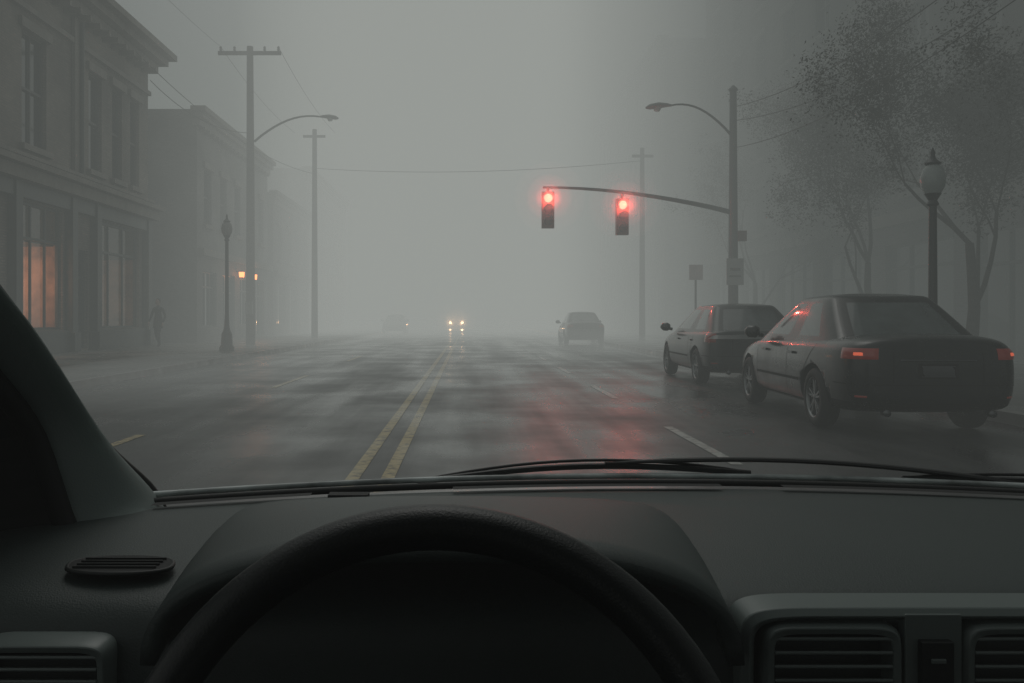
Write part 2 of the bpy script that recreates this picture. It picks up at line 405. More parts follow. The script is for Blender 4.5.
def ornate(name, x, y, zt, globe=True):
    T = MB()
    T.lathe([(.24, 0), (.24, .12), (.19, .2), (.17, .55), (.11, .68), (.085, .8), (.065, 1.2), (.055, zt-.75), (.09, zt-.72), (.06, zt-.66), (.12, zt-.56)], (x, y, .13), M['blackmetal'], 16)
    T.lathe([(.11, 0), (.165, .10), (.18, .22), (.15, .36), (.09, .43)], (x, y, zt-.43), M['globe'] if globe else M['lamphead'], 20)
    T.lathe([(.10, 0), (.12, .03), (.05, .09), (.03, .15), (.035, .19), (.005, .27)], (x, y, zt), M['blackmetal'], 14)
    return T.obj(name)
ornate("ornate_street_lamp", 7.0, 12.8, 3.5)
ornate("ornate_street_lamp", -7.8, 27.5, 4.3, False)

# traffic signal pole
T = MB()
T.tube([(7.8, 25, 0), (7.8, 25, 7.9)], [.16, .10], M['polemetal'], 14); T.lathe([(.27, 0), (.27, .1), (.2, .3), (.17, .5)], (7.8, 25, .13), M['polemetal'], 14)
T.lathe([(.13, 0), (.13, .05), (.03, .16)], (7.8, 25, 7.88), M['polemetal'], 12)
arm = [(lerp(7.7, 2.2, t), 25, 4.32+.72*math.sin(t*math.pi/2)**.9) for t in [i/10 for i in range(11)]]
T.tube(arm, [lerp(.075, .035, i/10) for i in range(11)], M['polemetal'], 10)
cobra(T, (7.72, 25, 6.6), (5.95, 25, 7.45), M['polemetal'], .04)
T.box((7.8, 24.82, 2.55), (.5, .03, .78), M['sign']); T.box((7.8, 24.86, 2.55), (.06, .05, .9), M['polemetal'])
T.box((7.8, 24.80, 2.62), (.30, .012, .08), M['frame']); T.box((7.8, 24.80, 2.42), (.34, .012, .05), M['frame'])
T.box((8.02, 24.9, 3.0+.6), (.24, .2, .3), M['sighead'])
T.tube([(7.8, 25, 6.3), (7.8, 24.85, 6.3)], .05, M['polemetal'])
sig = T.obj("traffic_light", bevel=.004)
for x, zt in ((2.35, 4.90), (4.53, 4.70)):
    T = MB(); zc = zt-.53
    T.box((x, 25, zc), (.36, .2, 1.06), M['sighead'])
    T.tube([(x, 25.0, zt-.02), (x, 25.0, zt+.14)], .04, M['polemetal'])
    for k in range(3):
        z = zt-.19-.34*k
        T.box((x, 24.885, z), (.34, .03, .32), M['sighead'])
        T.lathe([(.001, -.03), (.09, -.02), (.125, 0)], (x, 24.865, z), M['sigred'] if k == 0 else M['sigoff'], 20, 'Y')
        n = 14; vs = []; fs = []
        for i in range(n+1):
            th = R(-35)+R(250)*i/n
            for yy, rr in ((24.87, .145), (24.87-.24 if .15 < i/n < .85 else 24.87-.14, .14)): vs.append((x+rr*math.cos(th), yy, z+rr*math.sin(th)))
        for i in range(n): fs.append((2*i, 2*i+1, 2*i+3, 2*i+2))
        T.add(vs, fs, M['sighead'])
    T.obj("signal_head", sig, fix=False)
    lamp("signal_bulb", 'POINT', (x, 24.60, zt-.21), 68, (1, .08, .055), .05, sig)
# small street sign
T = MB(); T.tube([(7.5, 28, 0), (7.5, 28, 2.9)], .035, M['polemetal']); T.box((7.5, 27.95, 2.7), (.45, .02, .5), M['sign']); T.obj("parking_sign")

# power lines
T = MB()
def wire(a, c, sag, r=.009):
    a, c = Vector(a), Vector(c); T.tube([a.lerp(c, t/20)-Vector((0, 0, sag*4*(t/20)*(1-t/20))) for t in range(21)], r, M['wire'], 5)
for x in (-9.85, -7.55):
    wire((x, 33.86, 12.0), (x*.95, 45.9, 11.2), .3)
wire((-9.85, 33.86, 12.0), (-10.2, 4, 13.5), .9, .006)
wire((-12.3, 32.9, 10.4), (-8.7, 34, 8.6), .5, .014); wire((-12.2, 31, 11.0), (-8.3, 46, 9.0), .8, .014)
wire((-8.3, 46, 9.3), (8.2, 40, 8.6), .35, .014)
wire((7.8, 25, 7.4), (9.4, 5, 9.3), 1.3, .012); wire((7.8, 25, 7.0), (11.0, 9, 9.0), 1.2, .012); wire((7.8, 25, 6.2), (8.6, 6.5, 7.2), .9, .010)
T.obj("power_lines", fix=False)

# ------------------------------------------------------------ trees
def tree(name, loc, h, seed, nleaf=5200, spread=1.0):
    rnd = random.Random(seed); W = MB(); tips = []
    def grow(p, d, ln, r, dep):
        pts = [p]; rad = [r]; n = 4
        for i in range(n):
            d = (d+Vector((rnd.uniform(-.16, .16), rnd.uniform(-.16, .16), rnd.uniform(-.05, .12)))).normalized()
            p = p+d*ln/n; pts.append(p); rad.append(r*(1-.42*(i+1)/n))
            if dep >= 2: tips.append((p, dep))
        W.tube(pts, rad, M['bark'], 8 if dep < 2 else (5 if dep < 4 else 3), cap=False)
        if dep >= 6 or r < .003: return
        for k in range(rnd.choice((2, 3, 3)) if dep else 4):
            ax = Vector((rnd.uniform(-1, 1), rnd.uniform(-1, 1), rnd.uniform(-.3, .3))).normalized()
            nd = (Matrix.Rotation(R(rnd.uniform(22, 50)), 3, ax) @ d); nd.z += .08; nd.normalize()
            q = pts[-1] if k < 2 else pts[rnd.randint(2, 4)]
            grow(q, nd, ln*rnd.uniform(.66, .86), rad[-1]*rnd.uniform(.55, .76), dep+1)
    grow(Vector(loc), Vector((0, 0, 1)), h*.28, .12*h/8, 0)
    e = empty(name); W.obj("trunk_and_limbs", e, fix=False)
    Lf = MB(); vs = []; fs = []; n = 0
    while n < nleaf:   # leaves in uneven clumps around the twigs
        p0, dep = rnd.choice(tips); p0 = p0+Vector([rnd.gauss(0, .22) for _ in range(3)]); sg = rnd.uniform(.06, .2)
        for _ in range(rnd.randint(6, 26)):
            p = p0+Vector([rnd.gauss(0, sg) for _ in range(3)])
            a = Vector([rnd.uniform(-1, 1) for _ in range(3)]).normalized(); c = a.orthogonal().normalized(); sz = rnd.uniform(.02, .045)
            k = len(vs); vs += [p-a*sz, p+c*sz*.6, p+a*sz, p-c*sz*.6]; fs.append((k, k+1, k+2, k+3)); n += 1
    Lf.add(vs, fs, M['leaf']); Lf.obj("leaves", e, fix=False)
tree("street_tree", (9.9, 16.7, .1), 9.4, 5, 52000)
tree("street_tree", (11.4, 24.0, .1), 9.5, 11, 42000)
tree("street_tree", (11.5, 34, .1), 9, 23, 9000)

# ------------------------------------------------------------ vehicles
def car(name, loc, yaw, kind, paint, lights='tail'):
    if kind == 'sedan':
        L = 4.55
        st = [(0, .52, .42, .74, .84), (.03, .70, .33, .88, .98), (.12, .80, .27, .935, 1.035), (.38, .85, .23, .95, 1.06), (.9, .87, .2, .95, 1.03), (1.6, .88, .2, .94, 1.0),
              (2.4, .88, .2, .93, .98), (3.1, .88, .2, .92, .985), (3.6, .87, .2, .87, .95), (4.05, .84, .22, .79, .86), (4.35, .77, .26, .70, .76), (4.5, .66, .32, .60, .66), (4.55, .5, .40, .55, .6)]
        yr0, yr1, yf1, yf0, zb, zr, wb, wr = .58, 1.36, 2.30, 3.35, .93, 1.45, .80, .57
        fr = [0, .13, .47, .51, .93, 1]; wy = (1.0, 3.65)
        tz = (.79, .90)
    else:
        L = 4.4
        st = [(0, .60, .42, .80, .90), (.03, .74, .33, .93, .99), (.12, .82, .27, .96, 1.01), (.38, .86, .23, .96, 1.01), (.9, .88, .2, .95, .99), (1.6, .88, .2, .94, .99),
              (2.4, .88, .2, .93, .98), (3.0, .88, .2, .91, .985), (3.5, .87, .2, .86, .95), (3.95, .84, .22, .79, .86), (4.2, .77, .26, .70, .77), (4.35, .66, .32, .60, .66), (4.4, .5, .40, .55, .6)]
        yr0, yr1, yf1, yf0, zb, zr, wb, wr = .10, .78, 2.10, 3.2, .93, 1.43, .80, .55
        fr = [0, .09, .42, .455, .93, 1]; wy = (.85, 3.5)
        tz = (.88, 1.0)
    e = empty(name)
    vs = []; n = 0
    for y, w, b0, zs, zt in st:
        half = [(.8*w, b0), (.96*w, b0+.06), (w, b0+.26), (w*1.0, zs-.22), (w*.985, zs-.10), (w*.94, zs-.01), (w*.78, lerp(zs, zt, .75))]
        ring = [(0, b0)]+half+[(0, zt)]+[(-x, z) for x, z in reversed(half)]
        n = len(ring); vs += [(x, y, z) for x, z in ring]
    B = MB(); fs = []
    for i in range(len(st)-1):
        for k in range(n): fs.append((i*n+k, i*n+(k+1) % n, (i+1)*n+(k+1) % n, (i+1)*n+k))
    fs.append(tuple(range(n-1, -1, -1))); fs.append(tuple((len(st)-1)*n+k for k in range(n)))
    B.add(vs, fs, paint, True)
    body = B.obj("body", e, sharp=180)
    sd = body.modifiers.new("s", 'SUBSURF'); sd.levels = 2; sd.render_levels = 2
    bpy.context.view_layer.update()
    dg = bpy.context.evaluated_depsgraph_get()
    bvh = BVHTree.FromObject(body, dg)
    cutters = []
    for y in wy:
        for s in (-1, 1):
            C = MB(); C.lathe([(.375, -.18), (.375, .2)], (s*.82, y, .33), M['archblk'], 32, 'X'); c = C.obj("cut"); cutters.append(c)
            bo = body.modifiers.new("b", 'BOOLEAN'); bo.object = c; bo.operation = 'DIFFERENCE'; bo.solver = 'EXACT'
            try: bo.material_mode = 'TRANSFER'
            except Exception: pass
    bpy.context.view_layer.update(); dg = bpy.context.evaluated_depsgraph_get()
    me = bpy.data.meshes.new_from_object(body.evaluated_get(dg)); body.modifiers.clear(); body.data = me
    for c in cutters: bpy.data.objects.remove(c)
    # greenhouse
    lv = [(-.18, 0), (.0, 0), (.07, 0), (.5, .012), (.9, .004), (1.0, -.02)]
    vs = []
    for t, bul in lv:
        yr, yf, w = lerp(yr0, yr1, t), lerp(yf0, yf1, t), lerp(wb, wr, t)+bul; z = lerp(zb, zr, t)
        left = [(-w*(1 if 0 < i < 5 else .93), lerp(yr, yf, f)) for i, f in enumerate(fr)]
        front = [(x*w, yf+(.10 if x == 0 else .05)) for x in (-.84, 0, .84)]
        right = [(-x, y) for x, y in reversed(left)]
        rear = [(x*w, yr-(.09 if x == 0 else .04)) for x in (.84, 0, -.84)]
        ring = left+front+right+rear; m = len(ring); vs += [(x, y, z) for x, y in ring]
    cy = (yr1+yf1)/2
    base = vs[-m:]
    for sc, dz in ((.86, .008), (.5, .045)): vs += [(x*sc, cy+(y-cy)*sc, zr-.005+dz) for x, y, _ in base]
    G = MB(); nl = len(lv)+2
    fp = []; fg = []
    for i in range(nl-1):
        for k in range(m):
            f = (i*m+k, i*m+(k+1) % m, (i+1)*m+(k+1) % m, (i+1)*m+k)
            gl = i in (2, 3) and k in (1, 3, 6, 7, 10, 12, 15, 16)
            (fg if gl else fp).append(f)
    fp.append(tuple((nl-1)*m+k for k in range(m)))
    G.v = vs; G.mats = [paint, M['carglass']]; G.f = [list(f) for f in fp+fg]; G.m = [0]*len(fp)+[1]*len(fg); G.sm = [True]*len(G.f)
    g = G.obj("cabin_and_windows", e, sharp=180); sd = g.modifiers.new("s", 'SUBSURF'); sd.levels = 2; sd.render_levels = 2
    # patches
    D = MB(); ctr = Vector((0, 1.0, 0))
    def patch(t0, t1, z0, z1, m, off=.008, n=10, front=False, k=3):
        cc = Vector((0, L-1.0, 0)) if front else ctr; vv = []
        for i in range(n+1):
            th = R(lerp(t0, t1, i/n)); d = Vector((-math.sin(th), (1 if front else -1)*math.cos(th), 0))
            for j in range(k+1):
                z = lerp(z0, z1, j/k); h = bvh.ray_cast(cc+d*4+Vector((0, 0, z)), -d)
                p = h[0] if h[0] else cc+d*.9+Vector((0, 0, z)); vv.append(p+d*(off if 0 < i < n and 0 < j < k else off*.4-.001))
        D.add(vv, [(i*(k+1)+j, (i+1)*(k+1)+j, (i+1)*(k+1)+j+1, i*(k+1)+j+1) for i in range(n) for j in range(k)], m, True)
    def side(pts, m, w=.008, off=.003):
        for s in (-1, 1):
            vv = []
            for i, (y, z) in enumerate(pts):
                a = pts[max(i-1, 0)]; c = pts[min(i+1, len(pts)-1)]; t = Vector((c[0]-a[0], c[1]-a[1])).normalized(); nn = Vector((-t.y, t.x))*w/2
                for q in (-1, 1):
                    yy, zz = y+nn.x*q, z+nn.y*q; h = bvh.ray_cast(Vector((s*3, yy, zz)), Vector((-s, 0, 0)))
                    x = h[0].x if h[0] else s*.88; vv.append((x+s*off, yy, zz))
            D.add(vv, [(2*i, 2*i+1, 2*i+3, 2*i+2) for i in range(len(pts)-1)], m, True)
    tm = M[lights]
    for s in (-1, 1):
        if kind == 'sedan':
            patch(s*30, s*50, tz[0], tz[1], tm, .014, 14, k=4)
            if lights == 'tail': patch(s*36, s*42, tz[0]+.025, tz[1]-.03, M['tailhot'], .018, 6)
        else: patch(s*36, s*50, tz[0]-.1, tz[1]-.04, tm, .014, 10, k=4)
        patch(s*28, s*44, .58, .70, M['carglass'], .01, front=True)
        patch(s*35, s*41, .41, .43, tm, .006)
    patch(-9, 9, .62, .73, M['plate'], .01); patch(-11, 11, .60, .75, M['seam'], .005)
    patch(-20, 20, .775, .79, M['chromed'], .010, 14)
    patch(-58, 58, .535, .545, M['seam'], .006, 40, k=1); patch(-62, 62, .27, .36, M['seam'], .006, 40)
    patch(-23.5, -23, .56, .95, M['seam'], .004, 1, k=8); patch(23, 23.5, .56, .95, M['seam'], .004, 1, k=8)
    patch(-20, 20, .38, .52, M['seam'], .008, front=True)
    yb = lerp(yr0, yf0, fr[2])+.03
    def vline(y0, y1, z0=.27, z1=.92): side([(lerp(y0, y1, t/8), lerp(z0, z1, t/8)) for t in range(9)], M['seam'])
    vline(yb, yb-.02); vline(3.12, 3.16); vline(1.42, 1.0, .5, .92) if kind == 'sedan' else vline(1.3, 1.05, .5, .92)
    side([(1.45+k*.17, .27) for k in range(11)], M['seam'], .012); side([(1.45+k*.17, .50) for k in range(11)], M['seam'], .03, .008)
    for s in (-1, 1):
        for yy in (yb-.2, yb+.85): D.box((s*.885, yy, .80), (.03, .17, .028), paint)
        D.tube([(s*.84, 3.0, .97), (s*.93, 3.0, .99)], .03, paint, 8)
        D.tube([(s*.89, 2.98, 1.02), (s*.94, 3.0, 1.02), (s*1.02, 3.03, 1.02), (s*1.06, 3.06, 1.02)], [.05, .085, .08, .035], paint, 12)
        D.tube([(s*.5, .06, .27), (s*.5, -.03, .265)], .035, M['chromed'], 10)
    D.obj("trim_and_lights", e, fix=False)
    Wh = MB()
    for y in wy:
        for s in (-1, 1):
            x = s*.775
            Wh.lathe([(.22, -.10*s), (.29, -.105*s), (.318, -.08*s), (.330, 0), (.322, .07*s), (.295, .095*s), (.225, .10*s), (.218, .085*s), (.215, .04*s)], (x, y, .33), M['rubber'], 32, 'X')
            Wh.lathe([(.218, .0), (.218, .04*s), (.208, .088*s), (.222, .094*s)][:4], (x, y, .33), M['alloy'], 28, 'X')
            Wh.lathe([(.001, .02*s), (.21, .02*s)], (x, y, .33), M['archblk'], 24, 'X')
            Wh.lathe([(.001, .085*s), (.03, .08*s), (.045, .05*s)], (x, y, .33), M['alloy'], 14, 'X')
            for k in range(10):
                th = 2*math.pi*(k//2+ (.14 if k % 2 else -.14))/5
                rot = Matrix.Rotation(th, 3, 'X'); c = rot @ Vector((0, 0, .118)); Wh.box((x+s*.065, y+c.y, .33+c.z), (.025, .022, .19), M['alloy'], rot)
    w2 = MB(); w2.mats = Wh.mats; w2.v = Wh.v
    for f, mi, sm in zip(Wh.f, Wh.m, Wh.sm):
        if len(f) > 20: continue
        w2.f.append(f); w2.m.append(mi); w2.sm.append(sm)
    w2.obj("wheels", e, fix=False)
    e.location = loc; e.rotation_euler = (0, 0, yaw)
    return e
car("parked_sedan", (4.60, 8.3, .0), R(-3.4), 'sedan', M['paintA'])
car("parked_hatchback", (4.95, 14.5, .0), R(-2), 'hatch', M['paintB'], 'tail2')
car("parked_sedan", (5.15, 37, .0), R(-1), 'sedan', M['paintC'], 'tail2')
car("parked_sedan", (-5.5, 67, 0), R(180), 'sedan', M['paintB'], 'tail2')
oc = car("oncoming_car", (-1.3, 99, 0), R(180), 'sedan', M['paintC'], 'tail2')
T = MB()
for s in (-1, 1): T.lathe([(.001, .05), (.10, .04), (.15, 0)], (s*.66, 4.5, .68), M['hlight'], 16, 'Y')
T.obj("headlights", oc)
for s in (-1, 1): lamp("headlight_bulb", 'POINT', (s*.66, 4.72, .68), 8500, (1, .53, .26), .08, oc)

# ------------------------------------------------------------ pedestrian
def person(loc, rz):
    e = empty("pedestrian")
    J = [(0, 0, .92, .13), (0, 0, 1.10, .135), (0, .01, 1.28, .15), (0, .0, 1.42, .12), (0, .0, 1.48, .055), (0, .02, 1.55, .05),
         (-.09, 0, .86, .095), (-.10, .14, .48, .07), (-.10, .06, .10, .05), (-.10, .18, .04, .04),
         (.09, 0, .86, .095), (.10, -.02, .47, .07), (.10, -.22, .12, .05), (.10, -.12, .05, .04),
         (-.19, 0, 1.40, .065), (-.25, -.07, 1.13, .05), (-.24, .06, .90, .038),
         (.19, 0, 1.40, .065), (.25, .05, 1.13, .05), (.24, .20, .93, .038)]
    E = [(0, 1), (1, 2), (2, 3), (3, 4), (4, 5), (0, 6), (6, 7), (7, 8), (8, 9), (0, 10), (10, 11), (11, 12), (12, 13), (3, 14), (14, 15), (15, 16), (3, 17), (17, 18), (18, 19)]
    me = bpy.data.meshes.new("body"); me.from_pydata([j[:3] for j in J], E, []); o = bpy.data.objects.new("body", me); COL.objects.link(o); o.parent = e
    o.modifiers.new("skin", 'SKIN')
    for i, v in enumerate(me.skin_vertices[0].data): v.radius = (J[i][3], J[i][3]*.85); v.use_root = (i == 0)
    o.modifiers.new("sub", 'SUBSURF').levels = 2; me.materials.append(M['coat'])
    T = MB()
    T.lathe([(.12, 1.2), (.17, 1.0), (.19, .72), (.185, .70)], (0, 0, 0), M['coat'], 20, squash=.8)
    T.lathe([(.01, -.12), (.05, -.11), (.07, -.05), (.078, .02), (.07, .08), (.045, .115), (.005, .125)], (0, .02, 1.64), M['skin'], 18, squash=1.15)
    T.lathe([(.075, -.04), (.088, .02), (.08, .09), (.05, .13), (.005, .14)], (0, .0, 1.645), M['hair'], 18, squash=1.05)
    T.lathe([(.012, -.02), (.008, .02)], (0, .115, 1.64), M['skin'], 8)
    for s in (-1, 1): T.lathe([(.001, 0), (.009, .004), (.001, .01)], (s*.03, .10, 1.66), M['hair'], 8, 'Y'); T.box((s*.082, .02, 1.64), (.015, .03, .055), M['skin'])
    for hx, hy, hz in ((-.24, .07, .88), (.24, .21, .91)):
        T.tube([(hx, hy-.01, hz+.02), (hx, hy+.01, hz-.06)], [.028, .036], M['skin'], 8, flat=.5)
        for k in range(4): T.tube([(hx, hy-.02+k*.018, hz-.055), (hx, hy-.015+k*.018, hz-.10), (hx+.005, hy-.008+k*.018, hz-.13+abs(k-1.5)*.008)], [.009, .008, .006], M['skin'], 6)
        T.tube([(hx, hy+.03, hz-.01), (hx, hy+.055, hz-.05)], [.010, .007], M['skin'], 6)
    T.obj("head_hands_and_coat", e); e.location = loc; e.rotation_euler = (0, 0, rz)
person((-11.3, 31, .131), R(165))

# ------------------------------------------------------------ car interior
def base_y(x): return 1.18-.30*(x-.25)**2
xs = [-.52+.035*i for i in range(44)]
prof = [(1.0, .962), (.97, .968), (.75, .973), (.45, .975), (.2, .972), (.08, .968)]
D = MB(); vs = []
for x in xs:
    by = base_y(x); fy = .765
    row = [(x, lerp(fy, by, t), z) for t, z in prof]
    row += [(x, .742, .963), (x, .722, .952), (x, .710, .935), (x, .705, .90), (x, .705, .80), (x, .72, .62), (x, .80, .45)]
    if x < -.40: row = [(a, b_+0, c-(x+.40)**2*.6) for a, b_, c in row]
    vs += row
n = len(row)
D.add(vs, [(i*n+k, (i+1)*n+k, (i+1)*n+k+1, i*n+k+1) for i in range(len(xs)-1) for k in range(n-1)], M['dash'], True)
dash = D.obj("dashboard", sharp=60)
sd = dash.modifiers.new("s", 'SUBSURF'); sd.levels = 1; sd.render_levels = 1
# instrument hood + cluster
H = MB(); vs = []; ny = 9; na = 33
for j in range(ny):
    t = j/(ny-1); y = lerp(.66, 1.06, t); f = 1-t**1.6*.75
    for i in range(na):
        a = math.pi*i/(na-1); ca, sa = math.cos(a), math.sin(a)
        vs.append((-.02-(.235+.05*t)*math.copysign(abs(ca)**.8, ca), y, lerp(.93, .955, t)+(.092*sa**.8)*f))
H.add(vs, [(j*na+i, j*na+i+1, (j+1)*na+i+1, (j+1)*na+i) for j in range(ny-1) for i in range(na-1)], M['dash'], True)
ho = H.obj("instrument_hood", dash, fix=False); so = ho.modifiers.new("s", 'SOLIDIFY'); so.thickness = .012; so.offset = -1
C = MB(); C.box((-.02, .80, .84), (.38, .01, .22), M['black'])
for x in (-.127, .048):
    C.lathe([(.0715, -.012), (.072, -.016), (.0732, -.012), (.0732, 0)], (x, .79, .888), M['gauge'], 40, 'Y')
    for k in range(21):
        th = R(-40+k*13); rr = .060
        C.box((x+rr*math.cos(th), .785, .888+rr*math.sin(th)), (.0014, .002, .009 if k % 2 == 0 else .005), M['gauge'], Matrix.Rotation(-(th-math.pi/2), 3, 'Y'))
C2 = MB(); C2.mats = C.mats; C2.v = C.v
for f, mi, sm in zip(C.f, C.m, C.sm):
    if len(f) > 20: continue
    C2.f.append(f); C2.m.append(mi); C2.sm.append(sm)
C2.obj("instrument_cluster", dash, fix=False)
# vents
def vent(T, x0, x1, z0, z1, y, louv=5):
    w, h = x1-x0, z1-z0; cx, cz = (x0+x1)/2, (z0+z1)/2; nn = 40; r = .018; t = .008
    loop = []
    for k in range(nn):
        th = 2*math.pi*k/nn; c, s = math.cos(th), math.sin(th)
        loop.append((cx+math.copysign(abs(c)**.28, c)*w/2, cz+math.copysign(abs(s)**.28, s)*h/2))
    vs = []
    for (px, pz) in loop: 
        dx, dz = px-cx, pz-cz; sx = (w/2-t)/(w/2); sz = (h/2-t)/(h/2)
        vs += [(px, y+.03, pz), (px, y, pz), (cx+dx*(sx*.3+.7), y-.005, cz+dz*(sz*.3+.7)), (cx+dx*sx, y-.003, cz+dz*sz), (cx+dx*sx, y+.04, cz+dz*sz)]
    T.add(vs, [(k*5+j, ((k+1) % nn)*5+j, ((k+1) % nn)*5+j+1, k*5+j+1) for k in range(nn) for j in range(4)], M['ventfr'], True)
    T.box((cx, y+.0245, cz), (w-t*1.6, .004, h-t*1.6), M['black'])
    for k in range(louv):
        z = lerp(z0+.014, z1-.014, k/(louv-1)); T.box((cx, y+.004, z), (w-t*2.0, .016, .0028), M['ventfr'], Matrix.Rotation(R(-20), 3, 'X'))
V = MB()
vent(V, .240, .352, .868, .952, .690, 6); vent(V, .402, .516, .868, .952, .690, 6)
vent(V, -.402, -.292, .86, .937, .690, 6)
nn = 48; vs = []
for k in range(nn):
    th = 2*math.pi*k/nn; c, s = math.cos(th), math.sin(th)
    for w, h, yy in ((.159, .062, .72), (.156, .059, .693), (.150, .053, .688), (.145, .049, .693), (.145, .049, .72)):
        vs.append((.378+math.copysign(abs(c)**.2, c)*w, .905+math.copysign(abs(s)**.25, s)*h, yy))
vs = [(x, yy, z) for x, z, yy in vs]
V.add(vs, [(k*5+j, ((k+1) % nn)*5+j, ((k+1) % nn)*5+j+1, k*5+j+1) for k in range(nn) for j in range(4)], M['ventfr'], True)
V.box((.377, .694, .91), (.046, .012, .10), M['ventfr']); V.box((.377, .686, .915), (.026, .010, .05), M['dash2'])
V.box((.377, .6805, .925), (.012, .002, .004), M['ventfr']); V.box((.297, .6805, .899), (.022, .006, .0026), M['chrome'])
V.obj("air_vents", dash, bevel=.0010)
# left demister vent, defroster slots, sensor
V = MB()
pts = []
for k in range(33):
    th = 2*math.pi*k/32; c, s = math.cos(th), math.sin(th); pts.append((-.318+.047*c-.012*s, .778+.026*math.copysign(abs(s)**.7, s)+.003*c, .9735))
V.tube(pts, .0022, M['dash2'], 8, cap=False)
V.add([(p[0], p[1], .9752) for p in pts[:-1]], [tuple(range(32))], M['black'])
for k in range(4): V.box((-.318, .764+k*.009, .9762), (.075, .0016, .002), M['dash2'])
for a, c in ((-.38, -.2), (-.02, .34), (.42, .8)):
    nseg = 10
    for i in range(nseg):
        x0, x1 = lerp(a, c, i/nseg), lerp(a, c, (i+1)/nseg)
        y0, y1 = base_y(x0)-.045, base_y(x1)-.045
        V.add([(x0, y0, .9755), (x1, y1, .9755), (x1, y1+.018, .9755), (x0, y0+.018, .9755)], [(0, 1, 2, 3)], M['black'])
V.box((-.15, 1.07, .976), (.05, .02, .006), M['black'])
V.obj("demister_vents", dash, fix=False)

# steering wheel
S = MB(); tilt = R(24); Rw = .186; ctr = Vector((-.022, .498, .889))
rm = Matrix.Rotation(-tilt, 3, 'X')
def wp(a, r=Rw, off=0): return ctr+rm @ Vector((r*math.cos(a), off, r*math.sin(a)))
n1, n2 = 96, 18; vs = []
for i in range(n1):
    a = 2*math.pi*i/n1
    for j in range(n2):
        p = 2*math.pi*j/n2; vs.append(wp(a, Rw+.0155*math.cos(p), .0175*math.sin(p)))
S.add(vs, [(i*n2+j, ((i+1) % n1)*n2+j, ((i+1) % n1)*n2+(j+1) % n2, i*n2+(j+1) % n2) for i in range(n1) for j in range(n2)], M['leather'], True)
for a in (R(-10), R(190), R(-90)):
    S.tube([wp(a, .045, .02), wp(a, .11, .012), wp(a, Rw, 0)], [.035, .024, .018], M['dash2'], 12, flat=.5)
hb = [wp(2*math.pi*k/24, .075, -.015) for k in range(24)]; hb2 = [wp(2*math.pi*k/24, .085, .03) for k in range(24)]
S.add([wp(0, 0, -.022)]+hb+hb2, [(0, 1+k, 1+(k+1) % 24) for k in range(24)]+[(1+k, 1+(k+1) % 24, 25+(k+1) % 24, 25+k) for k in range(24)], M['dash2'], True)
S.tube([ctr+rm @ Vector((0, .03, 0)), ctr+rm @ Vector((0, .22, 0))], .04, M['dash2'], 14)
S.obj("steering_wheel")

# pillar
E1 = [(-.405, 1.13, .945), (-.408, 1.085, .985), (-.433, 1.0, 1.056), (-.443, .88, 1.167), (-.445, .80, 1.227), (-.455, .62, 1.36), (-.47, .45, 1.47)]
E2 = [(-.40, .92, .955), (-.440, .95, .965), (-.468, .93, 1.075), (-.475, .865, 1.14), (-.482, .79, 1.195), (-.50, .60, 1.31), (-.52, .42, 1.42)]
P = MB(); vs = []; NS = 24; NC = 9
def cr(pts, t):
    k = min(int(t*(len(pts)-1)), len(pts)-2); u = t*(len(pts)-1)-k; g = lambda i: Vector(pts[max(0, min(len(pts)-1, i))])
    p0, p1, p2, p3 = g(k-1), g(k), g(k+1), g(k+2)
    return .5*((2*p1)+(p2-p0)*u+(2*p0-5*p1+4*p2-p3)*u*u+(3*p1-p0-3*p2+p3)*u**3)
for i in range(NS+1):
    a, c = cr(E1, i/NS), cr(E2, i/NS)
    for j in range(NC):
        u = j/(NC-1); p = a.lerp(c, u); p += Vector((.028, -.012, .012))*math.sin(math.pi*u)**.7; vs.append(p)
P.add(vs, [(i*NC+j, (i+1)*NC+j, (i+1)*NC+j+1, i*NC+j+1) for i in range(NS) for j in range(NC-1)], M['trim'], True)
P.tube([cr(E1, i/NS)+Vector((-.002, .004, 0)) for i in range(NS+1)], .006, M['black'], 8)
P.tube([cr(E2, i/NS)+Vector((-.004, -.004, -.006)) for i in range(NS+1)], .012, M['black'], 8)
for i in range(NS):
    a, c = cr(E2, i/NS), cr(E2, (i+1)/NS)
    P.add([a, c, (-.60, c.y-.02, c.z-.02), (-.60, a.y-.02, a.z-.02)], [(0, 1, 2, 3)], M['black'])
P.obj("windshield_pillar", fix=False)
# cabin shell (doors, roof, floor, rear)
K = MB()
K.box((-.60, .15, .66), (.06, 1.5, .60), M['dash2']); K.box((1.12, .15, .66), (.06, 1.7, .60), M['dash2'])
K.box((-.56, .80, 1.0), (.03, .24, .16), M['black'])
K.box((.26, -.75, 1.50), (1.5, 2.3, .04), M['trim']); K.box((.26, -.4, .33), (1.8, 2.8, .04), M['dash2'])
K.box((.26, -1.9, .9), (1.8, .05, 1.2), M['dash2'])
K.box((-.57, -.75, 1.2), (.05, .2, .62), M['trim']); K.box((1.09, -.75, 1.2), (.05, .2, .62), M['trim'])
K.tube([(1.05, 1.0, .96), (1.0, .72, 1.2), (.95, .42, 1.47)], .045, M['trim'], 10)
K.obj("car_cabin", bevel=.01)
